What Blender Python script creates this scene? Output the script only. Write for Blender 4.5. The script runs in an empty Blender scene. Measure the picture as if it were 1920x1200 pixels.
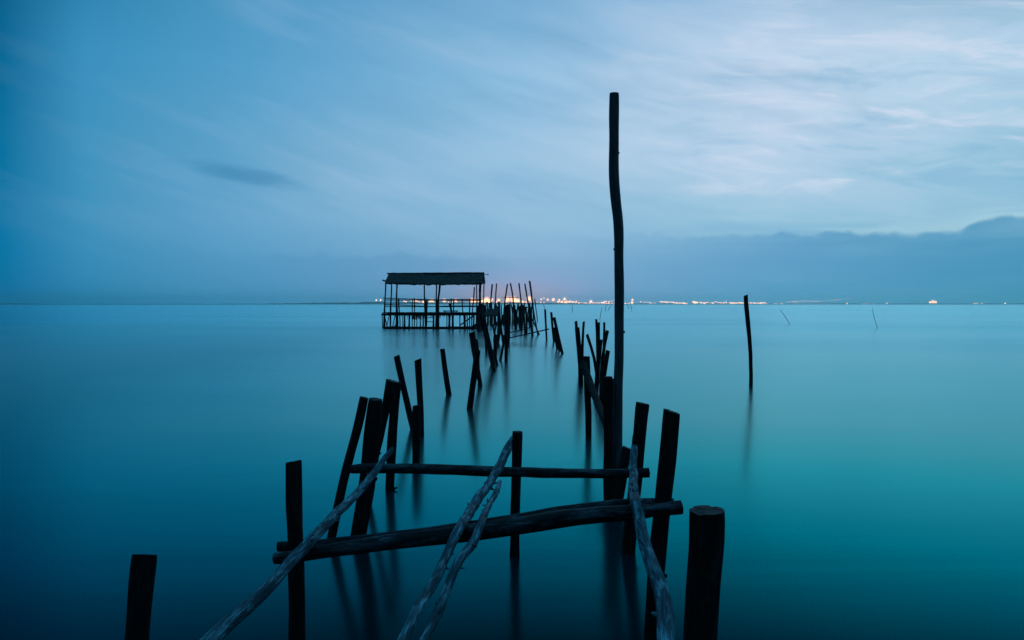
import bpy, math, random
from mathutils import Vector, noise, Matrix

random.seed(7)
S = bpy.context.scene
COL = S.collection

# ------------------------------------------------------------------ camera
H = 2.2                      # eye height above the water
FPX = 1493.0                 # focal length in pixels of the 1920 px photograph (28 mm)
PITCH = math.atan(30 / FPX)
cam_d = bpy.data.cameras.new('camera'); cam_d.lens = 28.0; cam_d.sensor_width = 36.0
cam_d.clip_start = 0.05; cam_d.clip_end = 30000
cam = bpy.data.objects.new('camera', cam_d); COL.objects.link(cam)
cam.location = (0, 0, H); cam.rotation_euler = (math.pi / 2 - PITCH, 0, 0)
S.camera = cam

S.view_settings.view_transform = 'Standard'
S.view_settings.look = 'None'
S.view_settings.exposure = 0
S.view_settings.gamma = 1
S.cycles.sample_clamp_indirect = 2.0
S.cycles.max_bounces = 6
S.cycles.volume_bounces = 2

# ------------------------------------------------------------------ node helpers
class NT:
    def __init__(s, tree): s.t = tree; tree.nodes.clear()
    def n(s, kind, **kw):
        nd = s.t.nodes.new(kind)
        for k, v in kw.items(): setattr(nd, k, v)
        return nd
    def put(s, sock, v):
        if hasattr(v, 'is_output'): s.t.links.new(v, sock)
        else: sock.default_value = v
    def m(s, op, a, b=None, c=None, clamp=False):
        nd = s.n('ShaderNodeMath', operation=op); nd.use_clamp = clamp
        for i, v in enumerate((a, b, c)):
            if v is not None: s.put(nd.inputs[i], v)
        return nd.outputs[0]
    def vm(s, op, a, b=None):
        nd = s.n('ShaderNodeVectorMath', operation=op)
        s.put(nd.inputs[0], a)
        if b is not None: s.put(nd.inputs[1], b)
        return nd.outputs[0]
    def rng(s, v, a, b, c=0.0, d=1.0, smooth=True):
        nd = s.n('ShaderNodeMapRange'); nd.interpolation_type = 'SMOOTHSTEP' if smooth else 'LINEAR'
        nd.clamp = True
        for i, x in enumerate((v, a, b, c, d)): s.put(nd.inputs[i], x)
        return nd.outputs[0]
    def mix(s, f, a, b, mode='MIX'):
        nd = s.n('ShaderNodeMix', data_type='RGBA', blend_type=mode); nd.clamp_factor = True
        s.put(nd.inputs[0], f); s.put(nd.inputs[6], a); s.put(nd.inputs[7], b)
        return nd.outputs[2]
    def noise(s, vec, scale=1.0, detail=3.0, rough=0.5, dist=0.0):
        nd = s.n('ShaderNodeTexNoise'); s.put(nd.inputs['Vector'], vec)
        nd.inputs['Scale'].default_value = scale; nd.inputs['Detail'].default_value = detail
        nd.inputs['Roughness'].default_value = rough; nd.inputs['Distortion'].default_value = dist
        return nd.outputs[0]
    def comb(s, x, y, z):
        nd = s.n('ShaderNodeCombineXYZ')
        for i, v in enumerate((x, y, z)): s.put(nd.inputs[i], v)
        return nd.outputs[0]
    def ramp(s, f, stops):
        nd = s.n('ShaderNodeValToRGB'); nd.color_ramp.interpolation = 'B_SPLINE' if False else 'LINEAR'
        cr = nd.color_ramp
        while len(cr.elements) < len(stops): cr.elements.new(0.5)
        for e, (p, c) in zip(cr.elements, stops):
            e.position = p; e.color = (*c[:3], 1)
        s.put(nd.inputs[0], f)
        return nd.outputs[0]

def lin(c):
    out = []
    for v in c[:3]:
        v = v / 255
        out.append(v / 12.92 if v <= 0.04045 else ((v + 0.055) / 1.055) ** 2.4)
    return tuple(out)

# ------------------------------------------------------------------ sky (world)
world = bpy.data.worlds.new('World'); S.world = world; world.use_nodes = True
w = NT(world.node_tree)
tc = w.n('ShaderNodeTexCoord')
sep = w.n('ShaderNodeSeparateXYZ'); w.put(sep.inputs[0], tc.outputs['Generated'])
X, Y_, Z = sep.outputs
AZ = w.m('ARCTAN2', X, Y_)                         # 0 straight ahead, + to the right
EL = w.m('ARCSINE', Z)
ELp = w.m('MAXIMUM', EL, 0.0)
FAC = w.m('DIVIDE', ELp, 1.5)
el_knots = [0.0, 0.047, 0.10, 0.179, 0.274, 0.378, 0.45, 0.62, 0.85]
SKY = {   # azimuth : sky colours from the horizon up to the zenith (dusk, brighter to the right; above view darkened for the water)
 -0.80:  [(0,20,36),(0,20,36),(0,20,34),(0,18,30),(0,14,24),(0,10,18),(0,6,10),(0,6,10),(90,182,226)],
 -0.571: [(0,114,166),(0,117,167),(0,118,166),(0,110,156),(0,100,146),(0,74,112),(0,8,14),(0,8,12),(90,182,226)],
 -0.49:  [(50,140,186),(58,143,188),(64,148,192),(66,148,192),(58,144,190),(34,124,168),(0,18,28),(0,10,16),(90,182,226)],
 -0.311: [(78,154,198),(88,158,199),(110,169,208),(100,165,204),(86,160,204),(76,150,194),(0,24,38),(0,16,24),(90,182,226)],
  0.0:   [(142,172,214),(138,176,214),(144,189,219),(154,195,225),(142,190,224),(120,172,212),(0,44,64),(0,22,34),(90,182,226)],
  0.311: [(88,156,202),(100,164,204),(152,198,223),(188,212,235),(202,220,240),(140,184,221),(6,62,86),(0,28,42),(90,182,226)],
  0.571: [(52,146,184),(75,154,190),(140,192,218),(164,204,227),(176,209,232),(70,142,182),(0,44,64),(0,22,34),(90,182,226)],
  0.95:  [(20,96,126),(30,100,130),(50,114,144),(60,118,146),(40,106,134),(10,72,100),(0,30,46),(0,20,30),(90,182,226)],
}
azs = sorted(SKY)
cols = []
for a in azs:
    cols.append(w.ramp(FAC, [(k / 1.5, lin(c)) for k, c in zip(el_knots, SKY[a])]))
base = cols[0]
for i in range(1, len(azs)):
    base = w.mix(w.rng(AZ, azs[i - 1], azs[i], smooth=False), base, cols[i])

# long, wind-drawn high cloud: noise on a plane overhead, much stretched
def azel(a, b, c, d, off=0.0):
    return w.comb(w.m('ADD', w.m('MULTIPLY', AZ, a), w.m('MULTIPLY', EL, b)), w.m('ADD', w.m('MULTIPLY', AZ, c), w.m('MULTIPLY', EL, d)), off)
lo = w.rng(EL, 0.03, 0.14, 0.15, 1.0)
nA = w.noise(azel(3.2, 1.5, 2.6, 11.0, 3.1), 1.0, 5.0, 0.52, 0.5)          # broad soft diagonal veils
nC = w.noise(azel(7.0, 4.0, 9.0, 34.0, 8.7), 1.0, 4.0, 0.55, 0.35)         # finer drawn-out strands
cl = w.m('ADD', w.m('MULTIPLY', w.m('SUBTRACT', nA, 0.5), 1.15), w.m('MULTIPLY', w.m('SUBTRACT', nC, 0.5), 0.95))
cl = w.m('MULTIPLY', w.m('MULTIPLY', cl, w.rng(AZ, -0.60, 0.1, 0.08, 0.55)), lo)
bright = w.m('MAXIMUM', cl, 0.0); dark = w.m('MAXIMUM', w.m('MULTIPLY', cl, -1.0), 0.0)
base = w.mix(w.m('MULTIPLY', bright, 1.3, clamp=True), base, (*lin((200, 218, 240)), 1))
base = w.mix(w.m('MULTIPLY', dark, 1.5, clamp=True), base, (*lin((70, 146, 192)), 1))
# broken pale patches with blue gaps, on the right
nB = w.noise(azel(7.5, 3.0, 3.5, 36.0, 1.3), 1.0, 6.0, 0.58, 0.6)
nD = w.noise(azel(3.0, 0.0, 0.0, 8.0, 5.5), 1.0, 2.0)
mB = w.m('MULTIPLY', w.m('MULTIPLY', w.rng(AZ, 0.05, 0.34), w.rng(EL, 0.085, 0.15)), w.rng(w.m('ADD', EL, w.m('MULTIPLY', w.m('SUBTRACT', nD, 0.5), 0.25)), 0.24, 0.37, 1.0, 0.1))
base = w.mix(w.m('MULTIPLY', w.rng(nB, 0.48, 0.68), w.m('MULTIPLY', mB, 0.72)), base, (*lin((214, 224, 242)), 1))
base = w.mix(w.m('MULTIPLY', w.rng(nB, 0.47, 0.32), w.m('MULTIPLY', mB, 0.34)), base, (*lin((104, 170, 210)), 1))

# distant low cloud banks with lumpy tops, right (dark) and left (faint)
# puffs: rounded upward, cusped downward, only here and there
lump = w.noise(w.comb(w.m('MULTIPLY', AZ, 19.0), w.m('MULTIPLY', EL, 30.0), 1.7), 1.0, 2.0, 0.45)
puff = w.m('MULTIPLY', w.m('ABSOLUTE', w.m('SUBTRACT', lump, 0.5)), 2.0)
lump3 = w.noise(w.comb(w.m('MULTIPLY', AZ, 60.0), w.m('MULTIPLY', EL, 60.0), 6.7), 1.0, 2.0, 0.5)
lump2 = w.noise(w.comb(w.m('MULTIPLY', AZ, 7.0), 0.0, 4.4), 1.0, 2.0, 0.5)
lumpf = w.m('ADD', w.m('MULTIPLY', w.m('MULTIPLY', puff, w.rng(lump2, 0.38, 0.58, 0.35, 1.0)), 0.034), w.m('MULTIPLY', w.m('SUBTRACT', lump3, 0.5), 0.011))
top_r = w.m('ADD', w.m('ADD', w.rng(AZ, 0.2, 0.42, 0.083, 0.079), w.rng(AZ, 0.50, 0.545, 0.0, 0.013)), lumpf)
# pale gap of clear sky just above the bank
gapb = w.m('MULTIPLY', w.m('MULTIPLY', w.rng(w.m('SUBTRACT', EL, top_r), 0.0, 0.026, 1.0, 0.0), w.rng(AZ, 0.16, 0.34)), w.rng(w.noise(azel(5.0, 0.0, 0.0, 60.0, 21.0), 1.0, 3.0), 0.36, 0.62))
gapb = w.m('MULTIPLY', gapb, w.rng(w.m('SUBTRACT', EL, top_r), -0.006, 0.001, 0.12, 1.0))
base = w.mix(w.m('MULTIPLY', gapb, 0.55), base, (*lin((184, 218, 230)), 1))
fr = w.m('SUBTRACT', 1.0, w.rng(w.m('SUBTRACT', EL, top_r), -0.006, 0.0025))
soft = w.m('MULTIPLY', w.rng(AZ, 0.02, 0.32), w.rng(w.noise(azel(4.0, 0.0, 0.0, 34.0, 12.0), 1.0, 3.0), 0.3, 0.6, 0.5, 1.0))
bank = w.m('MULTIPLY', w.m('MULTIPLY', fr, soft), w.rng(EL, 0.0, 0.08, 0.35, 0.85))
bcol = w.mix(w.rng(AZ, 0.2, 0.6), (*lin((104, 161, 204)), 1), (*lin((66, 144, 186)), 1))
base = w.mix(bank, base, bcol)
top_l = w.m('ADD', 0.058, w.m('MULTIPLY', lumpf, 0.6))
fl = w.m('SUBTRACT', 1.0, w.rng(w.m('SUBTRACT', EL, top_l), -0.006, 0.003))
softl = w.m('MULTIPLY', w.rng(AZ, -0.50, -0.25), w.rng(AZ, -0.10, 0.08, 1.0, 0.0))
base = w.mix(w.m('MULTIPLY', w.m('MULTIPLY', fl, softl), 0.40), base, (*lin((86, 148, 192)), 1))

# one small dark cloud streak on the left
dx = w.m('DIVIDE', w.m('ADD', AZ, 0.322), 0.046)
dy = w.m('DIVIDE', w.m('ADD', w.m('SUBTRACT', EL, 0.152), w.m('MULTIPLY', w.m('ADD', AZ, 0.322), 0.14)), 0.0075)
rr = w.m('ADD', w.m('MULTIPLY', dx, dx), w.m('MULTIPLY', dy, dy))
rr = w.m('ADD', rr, w.m('MULTIPLY', w.m('SUBTRACT', w.noise(w.comb(w.m('MULTIPLY', AZ, 20.0), w.m('MULTIPLY', EL, 90.0), 0.0), 1.0, 3.0), 0.5), 2.4))
base = w.mix(w.rng(rr, -0.4, 3.2, 0.50, 0.0), base, (*lin((44, 122, 168)), 1))

# town light caught in the air low over the port
gx = w.m('DIVIDE', w.m('SUBTRACT', AZ, 0.01), 0.10); gy = w.m('DIVIDE', ELp, 0.036)
gl = w.m('EXPONENT', w.m('MULTIPLY', w.m('ADD', w.m('MULTIPLY', gx, gx), w.m('MULTIPLY', gy, gy)), -1.0))
base = w.mix(w.m('MULTIPLY', gl, 0.42), base, (*lin((200, 166, 204)), 1))
gx = w.m('DIVIDE', w.m('ADD', AZ, 0.012), 0.060); gy = w.m('DIVIDE', ELp, 0.017)
gl = w.m('EXPONENT', w.m('MULTIPLY', w.m('ADD', w.m('MULTIPLY', gx, gx), w.m('MULTIPLY', gy, gy)), -1.0))
base = w.mix(w.m('MULTIPLY', gl, 0.72), base, (*lin((242, 156, 142)), 1))

# the sky behind the camera is nearly night
away = w.rng(w.m('ABSOLUTE', AZ), 0.75, 1.9, 1.0, 0.2)
high = w.rng(EL, 0.60, 0.85, 0.0, 1.0)  # bright zenith added out of view to light the pole tops
away = w.m('MAXIMUM', away, high)
base = w.mix(1.0, base, w.comb(away, away, away), 'MULTIPLY')
bg = w.n('ShaderNodeBackground'); w.put(bg.inputs[0], base); bg.inputs[1].default_value = 1.0
wo = w.n('ShaderNodeOutputWorld'); w.t.links.new(bg.outputs[0], wo.inputs[0])

# the last trace of the sun, long set, behind the cloud on the right
sun_d = bpy.data.lights.new('sun', 'SUN'); sun_d.energy = 0.02; sun_d.angle = math.radians(30); sun_d.color = (0.75, 0.9, 1.0)
sun = bpy.data.objects.new('sun', sun_d); COL.objects.link(sun)
sun.rotation_euler = (math.radians(-80), 0, math.radians(-32))

# ------------------------------------------------------------------ geometry helpers
def ray(u, v):
    dx = (u - 960) / FPX; dy = (600 - v) / FPX
    return Vector((dx, math.cos(PITCH) + dy * math.sin(PITCH), -math.sin(PITCH) + dy * math.cos(PITCH)))
def at(u, v, Y):                                   # world point at distance Y seen at photo pixel u,v
    d = ray(u, v); return Vector((0, 0, H)) + d * (Y / d.y)
def shore(u, v):                                   # where that ray meets the water
    d = ray(u, v); return Vector((0, 0, H)) + d * (-H / d.z)

def tag(o, label=None, cat=None, group=None, kind=None):
    if label: o['label'] = label
    if cat: o['category'] = cat
    if group: o['group'] = group
    if kind: o['kind'] = kind
    return o

class MB:
    def __init__(s): s.v = []; s.f = []; s.g = []; s.mi = []; s.sm = []
    def add(s, verts, faces, grain=None, mi=0, smooth=True):
        o = len(s.v); s.v += [Vector(p) for p in verts]
        s.g += grain if grain else [Vector(p) for p in verts]
        for f in faces: s.f.append([i + o for i in f]); s.mi.append(mi); s.sm.append(smooth)
    def log(s, pts, rad, seg=14, step=0.12, rough=0.05, flat=0.0, tilt0=(0, 0), tilt1=(0, 0), seed=0.0, caps=(True, True), mi=0, capmi=None):
        """an irregular round log through pts (Vectors) with radii rad"""
        P = []; R = []
        n = len(pts)
        for i in range(n - 1):
            p0 = pts[max(i - 1, 0)]; p1 = pts[i]; p2 = pts[i + 1]; p3 = pts[min(i + 2, n - 1)]
            L = (p2 - p1).length; k = max(1, min(40, int(L / step)))
            for j in range(k):
                t = j / k
                P.append(0.5 * ((2 * p1) + (p2 - p0) * t + (2 * p0 - 5 * p1 + 4 * p2 - p3) * t * t + (3 * p1 - p0 - 3 * p2 + p3) * t ** 3))
                R.append(rad[i] * (1 - t) + rad[i + 1] * t)
        P.append(pts[-1].copy()); R.append(rad[-1])
        m = len(P)
        ax0 = (P[1] - P[0]).normalized()
        side = ax0.cross(Vector((0.13, 1, 0.07)))
        if side.length < 0.1: side = ax0.cross(Vector((1, 0, 0)))
        side.normalize()
        verts = []; grain = []; acc = 0.0
        for i in range(m):
            t = (P[min(i + 1, m - 1)] - P[max(i - 1, 0)]).normalized()
            side = (side - t * side.dot(t)).normalized(); up = t.cross(side)
            if i: acc += (P[i] - P[i - 1]).length
            tl = tilt0 if i == 0 else (tilt1 if i == m - 1 else (0, 0))
            for k in range(seg):
                a = 2 * math.pi * k / seg; c, d = math.cos(a), math.sin(a)
                nn = noise.noise(Vector((c * 0.9 + seed * 3.7, d * 0.9 + seed, acc * 2.2 / max(R[i] * 12, 0.3))))
                n3 = noise.noise(Vector((c * 3.2 + seed, d * 3.2, acc * 3.0 + seed)))
                r = R[i] * (1 + rough * 2.2 * nn + rough * 0.9 * n3)
                if i in (0, m - 1): r *= 0.97
                off = side * (c * r) + up * (d * r)
                verts.append(P[i] + off + t * (tl[0] * c * r + tl[1] * d * r + (R[i] * (0.25 * rough * n3 + 0.22 * max(0, n3 - 0.12)) if i in (0, m - 1) else 0)))
                grain.append(Vector((c * r, d * r, acc * 0.30)) + Vector((seed * 1.31, seed * 0.7, seed)))
        faces = []
        for i in range(m - 1):
            for k in range(seg):
                a = i * seg + k; b = i * seg + (k + 1) % seg
                faces.append((a, b, b + seg, a + seg))
        s.add(verts, faces, grain, mi)
        for end, do in ((0, caps[0]), (m - 1, caps[1])):
            if not do: continue
            ring = verts[end * seg:(end + 1) * seg]; c = sum(ring, Vector()) / seg
            cv = list(ring) + [c]
            gr = [(p - c) * 2.0 + Vector((seed, 0, 9)) for p in cv]
            fs = [((k + 1) % seg, k, seg) if end == 0 else (k, (k + 1) % seg, seg) for k in range(seg)]
            s.add(cv, fs, gr, mi if capmi is None else capmi, False)
        return P, R
    def bar(s, a, b, r, seg=6, r2=None):
        a = Vector(a); b = Vector(b); t = (b - a).normalized()
        sd = t.cross(Vector((0.2, 1, 0.1))).normalized(); up = t.cross(sd); r2 = r if r2 is None else r2
        vs = [p + sd * (math.cos(2 * math.pi * k / seg) * rr) + up * (math.sin(2 * math.pi * k / seg) * rr)
              for p, rr in ((a, r), (b, r2)) for k in range(seg)]
        fs = [(k, (k + 1) % seg, (k + 1) % seg + seg, k + seg) for k in range(seg)]
        fs += [tuple(range(seg - 1, -1, -1)), tuple(range(seg, 2 * seg))]
        s.add(vs, fs)
    def box(s, c, sx, sy, sz, rot=None):
        c = Vector(c); vs = []
        for z in (-1, 1):
            for x, y in ((-1, -1), (1, -1), (1, 1), (-1, 1)):
                p = Vector((x * sx / 2, y * sy / 2, z * sz / 2))
                if rot is not None: p = rot @ p
                vs.append(c + p)
        s.add(vs, [(3, 2, 1, 0), (4, 5, 6, 7), (0, 1, 5, 4), (1, 2, 6, 5), (2, 3, 7, 6), (3, 0, 4, 7)], smooth=False)
    def build(s, name, mats, parent=None, origin=None):
        me = bpy.data.meshes.new(name)
        o0 = Vector(origin) if origin is not None else Vector((0, 0, 0))
        me.from_pydata([p - o0 for p in s.v], [], s.f)
        at_ = me.attributes.new('grain', 'FLOAT_VECTOR', 'POINT')
        at_.data.foreach_set('vector', [x for g in s.g for x in g])
        me.polygons.foreach_set('use_smooth', s.sm); me.polygons.foreach_set('material_index', s.mi)
        for mt in (mats if isinstance(mats, (list, tuple)) else [mats]): me.materials.append(mt)
        o = bpy.data.objects.new(name, me); COL.objects.link(o)
        if origin is not None: o.location = o0
        if parent is not None:
            o.parent = parent
            o.location = o0 - parent.location
        return o

def empty(name, loc, label, cat, group=None):
    o = bpy.data.objects.new(name, None); COL.objects.link(o); o.location = loc
    o.empty_display_size = 0.2
    return tag(o, label, cat, group)

# ------------------------------------------------------------------ materials
def wood(name, c_dark, c_light, rough=0.75, patch=0.5, bump=0.5, fine=1.0, spec=0.35, bdist=0.012, sharp=0.1, longish=1.0):
    m = bpy.data.materials.new(name); m.use_nodes = True; t = NT(m.node_tree)
    a = t.n('ShaderNodeAttribute'); a.attribute_name = 'grain'; g = a.outputs['Vector']
    big = t.noise(t.vm('MULTIPLY', g, (1.0, 1.0, longish)), 15.0 * fine, 4.0, 0.6, 0.6)
    strk = t.noise(t.vm('MULTIPLY', g, (1.0, 1.0, 0.22)), 60.0 * fine, 4.0, 0.65, 0.3)
    fleck = t.noise(t.vm('MULTIPLY', g, (1.0, 1.0, 0.45)), 40.0 * fine, 3.0, 0.6, 0.5)
    f = t.m('MULTIPLY', t.rng(t.m('ADD', big, t.m('MULTIPLY', t.m('SUBTRACT', fleck, 0.5), 0.45)), patch - sharp, patch + sharp * 1.6), t.rng(strk, 0.36, 0.66, 0.25, 1.0))
    c = t.mix(f, (*c_dark, 1), (*c_light, 1))
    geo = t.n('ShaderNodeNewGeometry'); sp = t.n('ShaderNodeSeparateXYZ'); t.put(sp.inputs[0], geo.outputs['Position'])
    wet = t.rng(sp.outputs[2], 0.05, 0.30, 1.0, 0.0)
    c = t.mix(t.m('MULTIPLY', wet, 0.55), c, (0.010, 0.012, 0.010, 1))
    p = t.n('ShaderNodeBsdfPrincipled'); t.put(p.inputs['Base Color'], c)
    t.put(p.inputs['Roughness'], t.m('SUBTRACT', rough, t.m('MULTIPLY', wet, 0.25)))
    p.inputs['Specular IOR Level'].default_value = spec
    p.inputs['Specular Tint'].default_value = (0.30, 0.80, 1.0, 1)
    b = t.n('ShaderNodeBump'); b.inputs['Strength'].default_value = bump; b.inputs['Distance'].default_value = bdist
    t.put(b.inputs['Height'], t.m('ADD', t.m('MULTIPLY', strk, 0.8), t.m('MULTIPLY', big, 0.9)))
    t.t.links.new(b.outputs[0], p.inputs['Normal'])
    o = t.n('ShaderNodeOutputMaterial'); t.t.links.new(p.outputs[0], o.inputs[0])
    return m
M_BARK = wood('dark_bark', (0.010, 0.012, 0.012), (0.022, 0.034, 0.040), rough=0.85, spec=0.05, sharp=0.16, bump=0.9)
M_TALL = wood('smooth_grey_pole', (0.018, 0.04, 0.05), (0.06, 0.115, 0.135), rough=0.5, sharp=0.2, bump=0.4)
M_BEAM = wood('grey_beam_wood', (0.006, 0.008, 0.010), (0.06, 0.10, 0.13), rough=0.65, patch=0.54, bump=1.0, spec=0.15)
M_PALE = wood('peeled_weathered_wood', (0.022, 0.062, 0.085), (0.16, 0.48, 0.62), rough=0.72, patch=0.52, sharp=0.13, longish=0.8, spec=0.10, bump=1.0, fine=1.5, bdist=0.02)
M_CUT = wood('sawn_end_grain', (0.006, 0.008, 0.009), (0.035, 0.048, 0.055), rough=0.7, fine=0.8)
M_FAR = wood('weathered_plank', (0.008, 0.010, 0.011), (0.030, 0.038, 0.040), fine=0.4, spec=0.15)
M_THATCH = wood('old_reed_thatch', (0.010, 0.010, 0.009), (0.035, 0.036, 0.032), fine=0.35, bump=1.0, bdist=0.04)

def simple(name, color, rough=0.8, emit=None, es=1.0):
    m = bpy.data.materials.new(name); m.use_nodes = True; t = NT(m.node_tree)
    p = t.n('ShaderNodeBsdfPrincipled'); tcn = t.n('ShaderNodeTexCoord')
    nz = t.noise(tcn.outputs['Object'], 0.02 if emit is None else 1.0, 5.0)
    t.put(p.inputs['Base Color'], t.mix(nz, (*[x * 0.7 for x in color], 1), (*[min(1, x * 1.3) for x in color], 1)))
    p.inputs['Roughness'].default_value = rough
    if emit:
        p.inputs['Emission Color'].default_value = (*emit, 1); p.inputs['Emission Strength'].default_value = es
    o = t.n('ShaderNodeOutputMaterial'); t.t.links.new(p.outputs[0], o.inputs[0])
    return m
M_LAND = simple('shore_scrub', (0.035, 0.045, 0.03))
M_NET = simple('old_netting', (0.03, 0.03, 0.028))
M_STEEL = simple('galvanised_mast', (0.3, 0.3, 0.3), 0.5)

# ------------------------------------------------------------------ water
def water():
    m = bpy.data.materials.new('calm_estuary_water'); m.use_nodes = True; t = NT(m.node_tree)
    tcn = t.n('ShaderNodeTexCoord'); pos = tcn.outputs['Object']
    sc = t.vm('MULTIPLY', pos, (0.06, 0.35, 1.0))
    n = t.noise(sc, 1.0, 4.0, 0.55, 0.4)
    sc2 = t.vm('MULTIPLY', pos, (0.012, 0.05, 1.0)); nb = t.noise(sc2, 1.0, 3.0, 0.5)
    sp = t.n('ShaderNodeSeparateXYZ'); t.put(sp.inputs[0], pos)      # roughness added to darken the open water to the left, imitating lens vignetting
    vignette_rough = t.rng(t.m('ADD', sp.outputs[0], t.m('MULTIPLY', nb, 4.0)), -1.0, -12.0, 0.0, 0.19)
    vignette_rough = t.m('MULTIPLY', vignette_rough, t.rng(sp.outputs[1], 25.0, 120.0, 1.0, 0.25))
    rough = t.m('ADD', t.m('ADD', 0.125, vignette_rough), t.m('ADD', t.m('MULTIPLY', n, 0.05), t.m('MULTIPLY', t.rng(nb, 0.3, 0.7), 0.09)))
    gs = t.n('ShaderNodeBsdfGlossy'); t.put(gs.inputs['Roughness'], rough)
    df = t.n('ShaderNodeBsdfDiffuse'); df.inputs['Color'].default_value = (0.0, 0.014, 0.022, 1)
    fr_ = t.n('ShaderNodeFresnel'); fr_.inputs['IOR'].default_value = 2.1
    gs.distribution = 'MULTI_GGX'
    t.put(gs.inputs['Color'], t.ramp(fr_.outputs[0], [(0.215, (0, 0.14, 0.175)), (0.255, (0, 0.41, 0.50)), (0.31, (0, 0.72, 0.83)), (0.40, (0.08, 0.95, 1.0)), (0.5, (0.32, 0.98, 1.0)), (0.75, (0.52, 0.95, 1.0))]))
    b = t.n('ShaderNodeBump'); b.inputs['Strength'].default_value = 0.12; b.inputs['Distance'].default_value = 0.05
    t.put(b.inputs['Height'], n)
    for nd in (gs, fr_): t.t.links.new(b.outputs[0], nd.inputs['Normal'])
    mx = t.n('ShaderNodeMixShader'); t.t.links.new(fr_.outputs[0], mx.inputs[0]); t.t.links.new(df.outputs[0], mx.inputs[1]); t.t.links.new(gs.outputs[0], mx.inputs[2])
    o = t.n('ShaderNodeOutputMaterial'); t.t.links.new(mx.outputs[0], o.inputs[0])
    return m
mb = MB()
ys = [-60, -20, 0, 10, 25, 60, 150, 400, 1000, 2500, 5000, 9500]; xs = [-9500, -3000, -800, -200, -50, -10, 10, 50, 200, 800, 3000, 9500]
vs = [(x, y, 0) for y in ys for x in xs]; nx = len(xs)
mb.add(vs, [(j * nx + i, j * nx + i + 1, (j + 1) * nx + i + 1, (j + 1) * nx + i) for j in range(len(ys) - 1) for i in range(nx - 1)], smooth=False)
tag(mb.build('water', water()), kind='structure')

# ------------------------------------------------------------------ far shore and hills
def land(name, Y, depth, prof, wob, seed):
    """low land: prof = [(u, height in photo px)], real height at distance Y"""
    mb = MB(); px = Y / FPX; rows = 6; vs = []; us = []
    u = prof[0][0]
    while u <= prof[-1][0]: us.append(u); u += 5
    def hh(u):
        for (a, ha), (b, hb) in zip(prof, prof[1:]):
            if a <= u <= b: return ha + (hb - ha) * (u - a) / (b - a)
        return 0
    for u in us:
        for r in range(rows):
            f = r / (rows - 1); k = math.sin(math.pi * min(f * 1.15, 1))
            y = Y + depth * f
            z = max(hh(u) * px * k * (1 + wob * noise.noise(Vector((u * 0.045, f * 2, seed))) + wob * 0.8 * noise.noise(Vector((u * 0.4, f * 7, seed)))), 0.0) - 0.5 * (r in (0, rows - 1))
            vs.append(((u - 960) / FPX * Y * (1 + 0.0 * f), y, z))
    fs = [(i * rows + r, (i + 1) * rows + r, (i + 1) * rows + r + 1, i * rows + r + 1) for i in range(len(us) - 1) for r in range(rows - 1)]
    mb.add(vs, fs)
    return tag(mb.build(name, M_LAND), kind='structure')
YS = 4200.0
land('far_shore', YS, 260, [(-700, 1.5), (0, 1.8), (60, 0.8), (300, 1.0), (480, 1.2), (560, 2.6), (650, 3.8), (720, 4.6), (900, 4.5), (1100, 2.0), (1200, 1.0), (1450, 0.8), (1640, 0.8), (1700, 1.4), (1930, 1.6), (2700, 3)], 0.45, 3.0)
land('hills', 7200.0, 900, [(850, 0), (960, 1), (1160, 1), (1210, 1.5), (1260, 1.5), (1330, 1), (1440, 1), (1520, 1.5), (1590, 2.2), (1640, 1.5), (1720, 1), (2300, 1)], 0.25, 9.0)

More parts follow.
